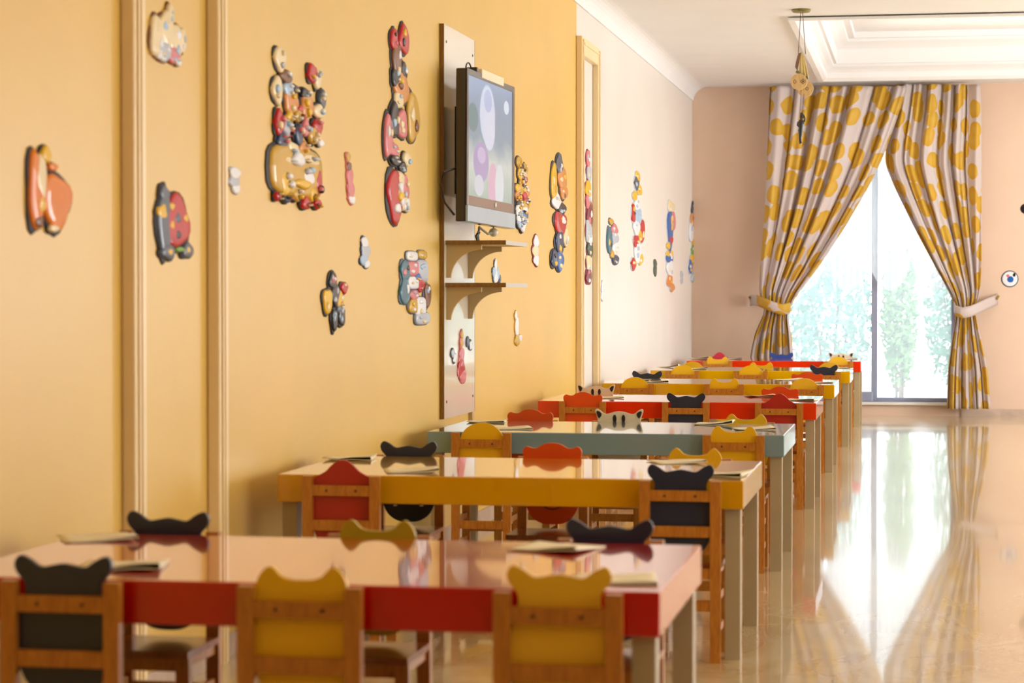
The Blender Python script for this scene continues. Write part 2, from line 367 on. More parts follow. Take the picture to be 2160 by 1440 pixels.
LT = [(182,1621,1912),(240,1619,1893),(300,1617,1872),(345,1615,1854),(390,1613,1832),(440,1611,1803),(480,1608,1780),(560,1602,1727),(620,1600,1682),(650,1614,1665),(670,1607,1662),(700,1592,1668),(750,1581,1672),(868,1572,1690)]
RT_ = [(178,1890,2066),(240,1880,2068),(300,1868,2068),(345,1864,2068),(400,1887,2068),(480,1926,2068),(560,1969,2068),(620,2003,2066),(650,2016,2056),(670,2016,2058),(720,2005,2068),(780,1997,2080),(862,1994,2087)]
M_TIE = M_CLOTH
def tieback(root, pts, hpx, yf):
    # band sweeping round the front of the gathered cloth from the hook on the wall
    rows = []
    for (px, py, y) in pts:
        p = onY(px, py, y); rows.append((p, hpx))
    g = []
    for k_ in range(5):
        q = -1 + k_/2
        g.append([(p.x, p.y - 0.008*(1-q*q), p.z + q*0.052*hh) for p, hh in rows])
    o = MB().grid(g).build('tieback', M_TIE, root, smooth=True)
    ul = o.data.uv_layers.new(name='UVMap')
    for lp in o.data.loops:
        v_ = o.data.vertices[lp.vertex_index].co; ul.data[lp.index].uv = (v_.x*1.0+0.37, v_.z+0.2)
    sd = o.modifiers.new('cloth_thickness', 'SOLIDIFY'); sd.thickness = 0.006
    return o
root = empty('curtain', (0, 0, 0), 0, 'left patterned curtain, cream with mustard leaf spots, tied to the left', 'curtain', 'patterned curtains at the glass door')
curtain(LT, 22.34, 7, 652, 0.0, root, 1)
t = tieback(root, [(1583,634,22.70),(1590,632,22.52),(1600,634,22.32),(1614,640,22.22),(1632,648,22.20),(1650,653,22.21),(1664,650,22.25),(1668,645,22.36)], 1.0, 22.2)
hp = onY(1586, 632, YB); MB().tube([(hp.x, YB, hp.z), (hp.x, YB-0.06, hp.z), (hp.x-0.02, YB-0.08, hp.z+0.03)], 0.012).build('hook', mat('hook_brass', (170, 140, 60), 0.3), t)
root = empty('curtain', (0, 0, 0), 0, 'right patterned curtain, cream with mustard leaf spots, tied to the right', 'curtain', 'patterned curtains at the glass door')
curtain(RT_, 22.48, 6, 652, 3.1, root, 5)
t = tieback(root, [(2013,645,22.46),(2016,655,22.37),(2030,660,22.33),(2048,656,22.34),(2062,650,22.40),(2078,642,22.52),(2098,634,22.66),(2104,630,22.71)], 1.0, 22.3)
hp = onY(2102, 630, YB); MB().tube([(hp.x, YB, hp.z), (hp.x, YB-0.06, hp.z), (hp.x+0.02, YB-0.08, hp.z+0.03)], 0.012).build('hook', MATS['hook_brass'], t)
# sheer balloon blind with scalloped hem
rows = []; ns = 4
SX0, SX1 = WX0+0.02, WX1-0.02
for i in range(41):
    v_ = i/40; row = []
    for j in range(161):
        s = j/160; ss = (s*ns) % 1.0
        hem = 1.52 - 0.30*math.sin(math.pi*ss)**0.7
        z = 2.95 + (hem-2.95)*v_
        pk = math.exp(-((min(ss, 1-ss))/0.12)**2)
        y = 22.635 - 0.03*math.sin(math.pi*ss)*v_**3 + 0.010*math.sin(2*math.pi*26*s + 1.5*v_) + 0.012*pk*v_ *math.sin(60*v_)
        row.append((SX0+(SX1-SX0)*s, y, z))
    rows.append(row)
tag(MB().grid(rows).build('sheer_blind', M_SHEER, None, smooth=True), 'white sheer balloon blind with scalloped hem behind the curtains', 'blind')

# ------------------------------------------------------------------ tables
TH, TDEP, TW, TSL = 0.588, 0.885, 1.565, 0.094
TABLES = {1: (4.628, (196, 8, 2), 'front red table'), 2: (7.436, (216, 154, 0), 'near yellow table'), 3: (9.858, (124, 150, 156), 'grey-blue table'),
          4: (12.783, (228, 48, 6), 'orange-red table behind the grey-blue one'), 5: (15.391, (224, 168, 0), 'yellow table just behind the orange-red one'),
          6: (18.046, (226, 172, 0), 'farthest yellow table'), 7: (20.72, (228, 44, 8), 'farthest red table by the curtains')}
TFR = {1:(1392,1250),2:(1568,1015),3:(1654,918),4:(1722,850),5:(1760,812.5),6:(1793,784),7:(1816,762)}
TLAB = {1: 'long glossy red table closest to the viewer', 2: 'long glossy yellow table, second from the viewer', 3: 'long glossy grey-blue table, the only blue one', 4: 'long orange-red table in the middle of the row, behind the grey-blue one',
        5: 'long yellow table just behind the orange-red one', 6: 'long yellow table in front of the farthest red table', 7: 'long red table farthest away, beside the curtains'}
XRT = {}
me_leg = MB().box(-0.025, 0.025, -0.03, 0.03, 0, TH-TSL).mesh('leg', M_LEG)
for k, (y, col, lab) in TABLES.items():
    xr = onY(*TFR[k], y).x; XRT[k] = xr
    root = empty('dining_table', (xr-TW/2, y+TDEP/2, 0), 0, TLAB[k], 'table', 'long low tables in a row')
    m_ = mat('table_gloss_%d' % k, col, 0.16, 0.02, 2, coat=1.0, spec=0.2); m_.node_tree.nodes['Principled BSDF'].inputs['Coat IOR'].default_value = 1.58
    MB().box(-TW/2, TW/2, -TDEP/2, TDEP/2, TH-TSL, TH).build('table_top', m_, root, 0.004)
    for sx in (-1, 1):
        for sy in (-1, 1):
            o = bpy.data.objects.new('leg', me_leg); C.objects.link(o); o.parent = root; o.location = (sx*(TW/2-0.036), sy*(TDEP/2-0.055), 0)

# ------------------------------------------------------------------ chairs
def catmull(half, n=5):
    """half outline bottom->top on x>=0; returns a smooth closed symmetric outline"""
    pts = half + [(-x, z) for x, z in reversed(half[1:-1])]
    out = []; N = len(pts)
    for i in range(N):
        p0, p1, p2, p3 = pts[i-1], pts[i], pts[(i+1) % N], pts[(i+2) % N]
        for q in range(n):
            t = q/n
            out.append(tuple(0.5*((2*p1[a]) + (-p0[a]+p2[a])*t + (2*p0[a]-5*p1[a]+4*p2[a]-p3[a])*t*t + (-p0[a]+3*p1[a]-3*p2[a]+p3[a])*t**3) for a in (0, 1)))
    return out
LOW = [(0, .338), (.045, .344), (.082, .372), (.101, .42), (.103, .47)]
OUT = {
 'flared': LOW + [(.096, .52), (.084, .560), (.087, .585), (.103, .604), (.108, .624), (.096, .640), (.074, .632), (.050, .617), (.025, .620), (0, .624)],
 'bumps':  LOW + [(.102, .53), (.100, .575), (.092, .606), (.074, .626), (.060, .624), (.042, .607), (.020, .601), (0, .600)],
 'dome':   LOW + [(.102, .52), (.098, .555), (.082, .592), (.052, .618), (.022, .629), (0, .631)],
 'bell':   LOW + [(.102, .53), (.100, .560), (.094, .582), (.076, .592), (.056, .604), (.036, .624), (.016, .638), (0, .641)],
 'wave':   LOW + [(.098, .53), (.096, .565), (.108, .590), (.110, .614), (.096, .627), (.076, .622), (.058, .622), (.036, .634), (.016, .640), (0, .641)],
 'panda':  LOW + [(.100, .53), (.098, .566), (.104, .600), (.114, .634), (.110, .645), (.096, .642), (.072, .624), (.050, .624), (.024, .632), (0, .634)],
}
PCOL = {'navy': (34, 42, 62), 'yellow': (238, 184, 14), 'red': (172, 32, 18), 'orange': (224, 76, 8), 'blue': (40, 80, 160), 'pink': (214, 50, 70), 'cream': (238, 222, 188), 'green': (186, 162, 30), 'mustard': (236, 184, 40)}
def pmat(c): return mat('panel_' + c, PCOL[c], 0.35, 0.03, 5, coat=0.15)
CW, CD = 0.264, 0.27     # overall width, depth
PW = 0.034
ch = {}
ch['back_leg'] = MB().box(-PW/2, PW/2, -0.014, 0.014, 0, 0.588).mesh('leg', M_WOOD)
ch['front_leg'] = MB().box(-PW/2, PW/2, -0.014, 0.014, 0, 0.306).mesh('leg', M_WOOD)
ch['rail'] = MB().box(-CW/2+PW, CW/2-PW, -0.009, 0.009, -0.0175, 0.0175).mesh('back_rail', M_WOOD)
ch['apron'] = MB().box(-CW/2+PW, CW/2-PW, -0.008, 0.008, -0.0175, 0.0175).mesh('apron', M_WOOD)
ch['side'] = MB().box(-0.008, 0.008, -CD/2+0.028, CD/2-0.028, -0.0125, 0.0125).mesh('stretcher', M_WOOD)
ch['seat'] = MB().box(-CW/2, CW/2, -CD/2+0.028, CD/2+0.008, 0.306, 0.322).mesh('seat', M_SEAT)
mb = MB(); mb.tube([(0, -0.0115, 0), (0, -0.009, 0)], 0.0045, 8); ch['bolt'] = mb.mesh('bolt', mat('bolt_hole', (90, 50, 18), 0.5))
PANELS = {}
def panel_mesh(kind, col):
    if (kind, col) not in PANELS:
        PANELS[(kind, col)] = MB().prism(catmull(OUT[kind]), 0, 'y', 0.014).mesh('back_panel', pmat(col))
    return PANELS[(kind, col)]
M_DARKP = mat('panda_patch', (40, 26, 24), 0.4, 0.05, 5)
def ell(cx, cz, rx, rz, n=16): return [(cx+rx*math.cos(2*math.pi*i/n), cz+rz*math.sin(2*math.pi*i/n)) for i in range(n)]
PATCH = {}
for sd in ('f', 'b'):
    off = 0.014 if sd == 'f' else -0.0025
    PATCH[sd] = [MB().prism([(s*0.086, .612), (s*0.096, .600), (s*0.103, .612), (s*0.109, .633), (s*0.104, .637), (s*0.094, .634), (s*0.084, .624)], off, 'y', 0.0025).mesh('ear_patch', M_DARKP) for s in (-1, 1)] + \
                [MB().prism(ell(s*0.021, .600, 0.0085, 0.019), off, 'y', 0.0025).mesh('eye_patch', M_DARKP) for s in (-1, 1)]
SMILE = MB().tube([(0.05*math.sin(a), 0.0145, 0.445-0.05*math.cos(a)) for a in [-0.9+0.18*i for i in range(11)]], 0.0022, 6).mesh('smile', mat('smile_line', (70, 30, 20), 0.5))
DOTS = MB().prism(ell(0, 0, 0.008, 0.0035), 0.014, 'y', 0.002).mesh('cheek_mark', mat('cheek_white', (230, 224, 210), 0.5))
def chair(x, y, faces_viewer, kind, col, label, group, tilt=0.0):
    root = empty('child_chair', (x, y, 0), (math.pi if faces_viewer else 0)+tilt, label, 'chair', group)
    def put(nm, me, loc):
        o = bpy.data.objects.new(nm, me); C.objects.link(o); o.parent = root; o.location = loc; return o
    for s in (-1, 1):
        put('leg', ch['back_leg'], (s*(CW/2-PW/2), -CD/2+0.014, 0))
        put('leg', ch['front_leg'], (s*(CW/2-PW/2), CD/2-0.014, 0))
        put('stretcher', ch['side'], (s*(CW/2-PW/2), 0, 0.205)); put('stretcher', ch['side'], (s*(CW/2-PW/2), 0, 0.10))
        put('apron', ch['side'], (s*(CW/2-PW/2), 0, 0.2925))
    for z in (0.540, 0.424):
        ra = put('back_rail', ch['rail'], (0, -CD/2+0.014, z))
        if z > 0.5:
            for s in (-1, 1):
                q = bpy.data.objects.new('bolt', ch['bolt']); C.objects.link(q); q.parent = ra; q.location = (s*0.05, 0, 0)
    put('apron', ch['apron'], (0, CD/2-0.014, 0.2885)); put('apron', ch['apron'], (0, -CD/2+0.014, 0.2885))
    put('stretcher', ch['apron'], (0, -CD/2+0.014, 0.185)); put('stretcher', ch['apron'], (0, CD/2-0.014, 0.15))
    put('seat', ch['seat'], (0, 0, 0))
    p = put('back_panel', panel_mesh(kind, col), (0, -CD/2+0.0235, 0))
    def sub(nm, me, loc=(0, 0, 0)):
        o = bpy.data.objects.new(nm, me); C.objects.link(o); o.parent = p; o.location = loc
    if kind == 'panda':
        for sd in ('f', 'b'):
            for i, me in enumerate(PATCH[sd]): sub('ear_patch' if i < 2 else 'eye_patch', me)
    if faces_viewer and kind in ('wave', 'dome', 'bumps'): sub('smile', SMILE)
    if faces_viewer and kind == 'flared':
        for s in (-1, 1): sub('cheek_mark', DOTS, (s*0.05, 0, 0.40))
    return root
NEARG, FARG = 'child chairs on the near side of the tables', 'child chairs on the far side of the tables'
# (table, photo x of the back, panel kind, colour, label)
NEAR = [
 (1, 122, 'flared', 'navy', 'wooden chair with navy flared-ear back, in the bottom left corner of the photo'),
 (1, 628, 'bumps', 'yellow', 'wooden chair with yellow two-bump back, middle of the front red table near side'),
 (1, 1175, 'flared', 'mustard', 'wooden chair with mustard pointed-ear back at the right end of the front red table'),
 (2, 718, 'bell', 'red', 'wooden chair with dark red bell-shaped back on near side of first yellow table'),
 (2, 1434, 'flared', 'navy', 'wooden chair with navy flared-ear back at near right of first yellow table'),
 (3, 1014, 'dome', 'yellow', 'wooden chair with yellow domed back at near left of grey-blue table'),
 (3, 1547, 'bumps', 'yellow', 'wooden chair with yellow two-bump back at near right of grey-blue table'),
 (4, 1228, 'wave', 'orange', 'wooden chair with orange wavy back at near left of orange-red middle table'),
 (4, 1446, 'flared', 'navy', 'wooden chair with navy flared-ear back, centre near side of orange-red middle table'),
 (4, 1643, 'bell', 'red', 'wooden chair with dark red bell-shaped back at near right of orange-red middle table'),
 (5, 1338, 'dome', 'yellow', 'wooden chair with yellow domed back at near left of yellow table behind orange-red one'),
 (5, 1527, 'bumps', 'yellow', 'wooden chair with yellow two-bump back, near middle of yellow table behind orange-red one'),
 (5, 1700, 'dome', 'mustard', 'wooden chair with mustard domed back at near right of yellow table behind orange-red one'),
 (6, 1439, 'dome', 'yellow', 'wooden chair with yellow domed back at near left of farthest yellow table'),
 (6, 1583, 'dome', 'yellow', 'wooden chair with yellow domed back at near middle of farthest yellow table'),
 (6, 1737, 'flared', 'navy', 'wooden chair with slate navy flared-ear back at near right of farthest yellow table'),
 (7, 1513, 'bumps', 'mustard', 'wooden chair with mustard flat-topped back at near left of farthest red table'),
 (7, 1768, 'dome', 'mustard', 'wooden chair with mustard domed back at near right of farthest red table'),
]
FAR = [
 (1, 352, 'flared', 'navy', 'chair with navy flared-ear back behind the left of the front red table'),
 (1, 803, 'bumps', 'green', 'chair with olive yellow two-bump back behind the middle of the front red table'),
 (1, 1290, 'flared', 'navy', 'chair with navy flared-ear back behind the right end of the front red table'),
 (2, 866, 'flared', 'navy', 'chair with navy flared-ear back behind the left of the first yellow table'),
 (2, 1168, 'wave', 'orange', 'chair with orange wavy smiling back behind the middle of the first yellow table'),
 (2, 1468, 'bumps', 'yellow', 'chair with yellow two-bump back behind the right end of the first yellow table'),
 (3, 1121, 'wave', 'orange', 'chair with rust orange wavy back behind the left of the grey-blue table'),
 (3, 1308, 'panda', 'cream', 'chair with cream panda back behind the middle of the grey-blue table'),
 (3, 1575, 'bumps', 'yellow', 'chair with yellow two-bump back behind the right end of the grey-blue table'),
 (4, 1256, 'panda', 'cream', 'chair with cream panda back behind the left of the orange-red middle table'),
 (4, 1646, 'wave', 'orange', 'chair with orange wavy back behind the right end of the orange-red middle table'),
 (5, 1366, 'flared', 'navy', 'chair with slate navy flared-ear back behind left of yellow table after orange-red one'),
 (5, 1703, 'wave', 'orange', 'chair with orange wavy back behind right of yellow table after orange-red one'),
 (6, 1461, 'dome', 'yellow', 'chair with yellow domed back behind the left of the farthest yellow table'),
 (6, 1606, 'bumps', 'yellow', 'chair with yellow two-bump back behind the middle of the farthest yellow table'),
 (6, 1750, 'dome', 'mustard', 'chair with mustard domed back behind the right end of the farthest yellow table'),
 (7, 1518, 'bell', 'pink', 'chair with pink bell-shaped back behind the left of the farthest red table'),
 (7, 1649, 'flared', 'blue', 'chair with bright blue flared-ear back behind the farthest red table'),
 (7, 1774, 'panda', 'cream', 'chair with cream panda back behind the right end of the farthest red table'),
]
def clampx(x, t): return min(max(x, XRT[t]-TW+0.066+CW/2), XRT[t]-0.066-CW/2)
for t, px, kind, col, lab in NEAR:
    yb = TABLES[t][0] - 0.06
    chair(clampx(onY(px, 900, yb).x, t), yb + CD/2, False, kind, col, lab, NEARG)
for t, px, kind, col, lab in FAR:
    yb = TABLES[t][0] + TDEP + 0.10
    chair(clampx(onY(px, 900, yb).x, t), yb - CD/2, True, kind, col, lab, FARG)

# ------------------------------------------------------------------ paper napkins and place cards on the tables
M_PAPER = mat('napkin_paper', (244, 232, 200), 0.7, 0.04, 12)
M_PAPERP = mat('napkin_pink', (236, 170, 130), 0.7, 0.04, 12)
def napkin(px, py, label, rz, sx=0.17, sy=0.14, lift=0.02, m_=None, seed=0):
    p = onZ(px, py, TH)
    for ty, *_ in TABLES.values():
        if ty < p.y < ty+TDEP+0.3: p.y = min(max(p.y, ty+0.12), ty+TDEP-0.12)
    rr = random.Random(seed); ph = rr.uniform(0, 6)
    rows = []
    N = 10
    for lay in (0, 1):
        for i in (range(N+1) if lay == 0 else reversed(range(N+1))):
            u = i/N; row = []
            for j in range(9):
                v_ = j/8
                z = 0.001 + lift*(0.5+0.5*math.sin(ph+3.0*u+2.2*v_))*(abs(u-0.35)*1.2) + (0.002+lift*0.6*u*(1-v_) if lay else 0)
                row.append(((u-0.5)*sx*(0.97 if lay else 1), (v_-0.5)*sy + (0.012*u if lay else 0), z))
            rows.append(row)
    o = MB().grid(rows).build('paper_napkin', m_ or M_PAPER, None, smooth=True)
    o.location = (p.x, p.y, TH); o.rotation_euler = (0, 0, rz)
    sd = o.modifiers.new('paper', 'SOLIDIFY'); sd.thickness = 0.0012
    tag(o, label, 'napkin', 'folded paper napkins on the tables')
NAP = [
 (205, 1136, 'cream folded napkin on front red table, at the wall end', 0.5), (262, 1196, 'cream napkin on front red table beside the navy chair at left', 0.2),
 (1172, 1158, 'cream folded napkin on front red table left of navy flared back', -0.3), (1296, 1224, 'cream napkin on front red table right of mustard chair', 0.15),
 (738, 968, 'cream folded napkin behind the dark red chair on first yellow table', 0.1), (868, 994, 'cream napkin on first yellow table, right of the dark red chair', 0.3),
 (1432, 972, 'cream folded napkin behind navy chair on first yellow table', 0.4), (1522, 1002, 'cream napkin at the right end of first yellow table', -0.2),
 (1027, 890, 'folded napkin at far left edge of grey-blue table', 0.1), (1078, 904, 'cream napkin beside yellow domed chair on grey-blue table', 0.3),
 (1512, 892, 'grey cream folded napkin at right of grey-blue table', 0.0), (1590, 905, 'wide cream napkin at right end of grey-blue table', 0.2),
 (1282, 839, 'cream napkin beside orange chair on orange-red middle table', 0.2), (1612, 833, 'pink folded napkin on orange-red middle table', 0.3), (1692, 844, 'cream napkin at right end of orange-red middle table', -0.2),
 (1345, 802, 'cream napkin at left of yellow table behind orange-red one', 0.2), (1383, 806, 'cream napkin right of domed chair on yellow table behind orange-red one', 0.1), (1668, 800, 'cream folded napkin at right of yellow table behind orange-red one', 0.3), (1728, 807, 'cream napkin at right end of yellow table behind orange-red one', 0.1),
 (1418, 772, 'small napkin at left end of farthest yellow table', 0.0), (1468, 778, 'cream napkin between domed chairs on farthest yellow table', 0.2), (1768, 776, 'cream napkin at right end of farthest yellow table', 0.2),
 (1475, 757, 'pale napkin at left end of farthest red table', 0.1), (1545, 757, 'pale napkin right of pink chair back on farthest red table', 0.1), (1790, 756, 'pale napkin at right end of farthest red table', 0.0)]
for i, (px, py, lab, rz) in enumerate(NAP):
    napkin(px, py, lab, rz, 0.18, 0.17, (0.008, 0.02, 0.012)[i % 3], M_PAPERP if 'pink folded' in lab else None, i)

# ------------------------------------------------------------------ television board
BX = XL + 0.022
BY0, BY1, BZ0, BZ1 = onX(937, 500, BX).y, onX(1001, 500, BX).y, 0.60, 2.47
root = empty('wall_board', (XL, (BY0+BY1)/2, BZ0), 0, 'tall glossy off-white board on the wall behind the television', 'board')
BC = (BY0+BY1)/2
MB().box(0, 0.022, BY0-BC, BY1-BC, 0, BZ1-BZ0).build('panel', M_BOARD, root)
MB().box(0, 0.0225, BY0-BC-0.006, BY0-BC, 0, BZ1-BZ0).build('edge_band', M_BOARDEDGE, root)
MB().box(0, 0.0225, BY1-BC, BY1-BC+0.006, 0, BZ1-BZ0).build('edge_band', M_BOARDEDGE, root)
for yy, zz in ((BY0-BC+0.05, BZ1-BZ0-0.08), (BY1-BC-0.05, BZ1-BZ0-0.08), (0, BZ1-BZ0-0.18), (BY1-BC-0.05, 0.08), (BY0-BC+0.05, 0.08)):
    m = MB(); m.tube([(0.0205, yy, zz), (0.0245, yy, zz)], 0.007, 8); m.build('screw', M_TVDARK, root)
MB().box(0, 0.02, BY1-BC-0.05, BY1-BC-0.005, -0.35, 0).build('cable_duct', M_SHELF, root)
# shelves with curved brackets
def shelf(py, label):
    z = onX(943, py, BX).z
    s0, s1 = BY0+0.03, BY0+0.03+0.60
    root = empty('wall_shelf', (BX, (s0+s1)/2, z), 0, label, 'shelf', 'bracketed shelves below the television')
    c = (s0+s1)/2
    MB().box(0, 0.285, s0-c, s1-c, -0.018, 0).build('board', M_SHELF, root, 0.002)
    MB().box(0.285, 0.292, s0-c, s1-c, -0.019, 0.001).build('front_edge', mat('shelf_edge', (206, 196, 184), 0.3), root)
    MB().box(0, 0.292, s0-c-0.004, s0-c, -0.0195, 0.0015).build('side_edge', M_BOARDEDGE, root)
    W, Hh = 0.17, 0.175
    pts = [(0, -0.018), (W, -0.018), (W, -0.042)] + [(W - (W-0.022)*math.sin(a), -0.042 - (Hh-0.042)*(1-math.cos(a))) for a in [math.pi/2*i/10 for i in range(1, 11)]] + [(0, -Hh)]
    for yy in (s0-c+0.02, s1-c-0.05):
        m = MB(); m.prism(pts, yy, 'y', 0.018); m.build('bracket', M_SHELF, root, 0.0015)
shelf(508, 'upper shelf with curved brackets below the television')
shelf(597, 'lower shelf with curved brackets below the television')

# television
def tv():
    nb = onX(983, 300, -2.105)            # near front edge
    ang = math.radians(-4.0)
    Wd = 0.914
    zt, zb = onX(985, 143, -2.105).z, onX(980, 466, -2.105).z
    root = empty('television', (nb.x, nb.y, zb), ang, 'flat television on the wall board showing a pale blue and lilac picture', 'television')
    root.rotation_euler = (-0.013, 0, ang)
    hgt = zt - zb
    MB().box(-0.052, -0.004, 0, Wd, 0, hgt).build('case', M_TVDARK, root, 0.006)
    bz = 0.035; sp = 0.085; lo = 0.125
    MB().box(-0.004, 0.004, 0.0, 0.028, lo-0.048, hgt).build('bezel', M_TVDARK, root, 0.002)
    MB().box(-0.004, 0.004, Wd-0.045, Wd, lo-0.048, hgt).build('bezel', M_TVDARK, root, 0.002)
    MB().box(-0.004, 0.004, 0.028, Wd-0.045, hgt-0.03, hgt).build('bezel', M_TVDARK, root, 0.002)
    MB().box(-0.004, 0.004, 0.028, Wd-0.045, lo-0.048, lo).build('bezel', mat('tv_brown', (92, 68, 66), 0.2, coat=0.4), root, 0.002)
    MB().box(-0.004, 0.010, 0, Wd, 0, lo-0.048).build('speaker_bar', M_SILVER, root, 0.004)
    m = MB(); m.tube([(0.003, 0.53, lo-0.022), (0.007, 0.53, lo-0.022)], 0.012, 12); m.build('logo_dot', mat('tv_dot', (235, 235, 225), 0.3), root)
    # screen picture: soft abstract shapes
    sm = bpy.data.materials.new('screen_picture'); sm.use_nodes = True; nt = sm.node_tree; b = nt.nodes['Principled BSDF']
    tc = nt.nodes.new('ShaderNodeTexCoord'); sp_ = nt.nodes.new('ShaderNodeSeparateXYZ'); nt.links.new(tc.outputs['Generated'], sp_.inputs[0])
    def math_(op, a, b_=None, c=None):
        n = nt.nodes.new('ShaderNodeMath'); n.operation = op
        for i, q in enumerate((a, b_, c)):
            if q is None: continue
            if isinstance(q, (int, float)): n.inputs[i].default_value = q
            else: nt.links.new(q, n.inputs[i])
        return n.outputs[0]
    Y_, Z_ = sp_.outputs['Y'], sp_.outputs['Z']
    gr = nt.nodes.new('ShaderNodeValToRGB'); gr.color_ramp.elements[0].color = (*lin((150, 180, 172)), 1); gr.color_ramp.elements[1].color = (*lin((118, 150, 188)), 1)
    kk = gr.color_ramp.elements.new(0.28); kk.color = (*lin((190, 206, 204)), 1); k2 = gr.color_ramp.elements.new(0.5); k2.color = (*lin((108, 148, 172)), 1)
    nz = nt.nodes.new('ShaderNodeTexNoise'); nz.inputs['Scale'].default_value = 3; nt.links.new(tc.outputs['Generated'], nz.inputs['Vector'])
    nt.links.new(math_('ADD', Z_, math_('MULTIPLY', math_('SUBTRACT', nz.outputs['Fac'], 0.5), 0.35)), gr.inputs['Fac'])
    cur = gr.outputs['Color']
    for cy, cz, ry, rz_, col in ((0.10, 0.66, 0.11, 0.12, (70, 128, 142)), (0.42, 0.72, 0.17, 0.25, (196, 214, 240)), (0.46, 0.60, 0.13, 0.18, (206, 216, 238)), (0.43, 0.84, 0.09, 0.10, (168, 186, 226)), (0.55, 0.12, 0.11, 0.20, (208, 168, 196)), (0.28, 0.30, 0.17, 0.17, (158, 146, 196)), (0.70, 0.12, 0.10, 0.20, (206, 218, 228)), (0.86, 0.84, 0.06, 0.06, (206, 226, 244)), (0.24, 0.10, 0.10, 0.09, (196, 206, 222)), (0.29, 0.36, 0.09, 0.07, (186, 176, 218))):
        d = math_('ADD', math_('POWER', math_('DIVIDE', math_('SUBTRACT', Y_, cy), ry), 2.0), math_('POWER', math_('DIVIDE', math_('SUBTRACT', Z_, cz), rz_), 2.0))
        f = nt.nodes.new('ShaderNodeMapRange'); f.inputs['From Min'].default_value = 1.12; f.inputs['From Max'].default_value = 0.88
        nt.links.new(d, f.inputs['Value'])
        mxx = nt.nodes.new('ShaderNodeMix'); mxx.data_type = 'RGBA'; nt.links.new(f.outputs[0], mxx.inputs[0]); nt.links.new(cur, mxx.inputs[6]); mxx.inputs[7].default_value = (*lin(col), 1); cur = mxx.outputs[2]
    b.inputs['Base Color'].default_value = (0.02, 0.02, 0.02, 1); b.inputs['Roughness'].default_value = 0.15
    nt.links.new(cur, b.inputs['Emission Color']); b.inputs['Emission Strength'].default_value = 1.45
    MB().box(-0.004, 0.002, 0.028, Wd-0.045, lo, hgt-0.03).build('screen', sm, root)
    # wall mount bracket behind
    mt = MB().box(-0.105, -0.052, 0.30, 0.62, 0.20, 0.50).build('wall_mount', M_TVDARK, root, 0.004)
    MB().box(-0.118, -0.105, 0.22, 0.70, 0.14, 0.56).build('mount_plate', M_TVDARK, mt)
    # top clip with loop and white folded tape
    MB().box(-0.050, 0.008, 0.16, 0.19, hgt, hgt+0.02).build('clip', M_TVDARK, root, 0.003)
    MB().box(-0.030, 0.007, 0.26, 0.68, hgt-0.02, hgt+0.022).build('paper_strip', mat('paper_strip', (240, 222, 186), 0.5), root, 0.003)
    m = MB(); m.tube([(-0.02, 0.06+0.05*(1-math.cos(a)), hgt+0.035*math.sin(a)) for a in [math.pi*i/8 for i in range(9)]], 0.004, 6); m.build('wire_loop', M_TVDARK, root)
    # cables: black loop at the near side, grey one below
    m = MB(); m.tube([(-0.06, 0.02, 0.25), (-0.10, -0.03, 0.23), (-0.115, -0.04, 0.17), (-0.10, -0.02, 0.09), (-0.06, 0.01, 0.03)], 0.006, 8); m.build('power_cable', M_TVDARK, root)
    return root
tvr = tv()
# camera-like white ball sensor on a cable under the TV
p = onX(1041, 490, -2.11)
root = empty('cable_plug', (p.x, p.y, p.z), 0, 'white round plug dangling on cables under the television', 'plug')
m = MB(); seg = []
for i in range(9):
    a = -math.pi/2 + math.pi*i/8; seg.append([(0.024*math.cos(a)*math.cos(q), 0.026*math.cos(a)*math.sin(q), 0.022*math.sin(a)) for q in [2*math.pi*j/14 for j in range(14)]])
m.grid(seg, True); m.build('plug_body', mat('plug_white', (226, 214, 180), 0.35), root, smooth=True)
pc = onX(1010, 484, -2.13) - p
m = MB(); m.tube([(0, 0, 0.0), (-0.01, -0.10, -0.01), (-0.03, -0.22, 0.02), (pc.x, pc.y, pc.z-0.012)], 0.006, 8); m.build('grey_cable', mat('cable_grey', (150, 136, 110), 0.5), root, smooth=True)
m = MB()
for q in (-0.02, 0.0, 0.02): m.tube([(pc.x, pc.y+q, pc.z-0.012), (pc.x-0.01, pc.y+q*1.6, pc.z-0.03), (pc.x, pc.y+q*0.6, pc.z-0.07)], 0.005, 6)
m.build('black_cable_bundle', M_TVDARK, root, smooth=True)
m = MB(); m.tube([(0, 0.0, 0.02), (0, -0.005, 0.024)], 0.003, 6); m.build('hanging_wire', M_TVDARK, root)

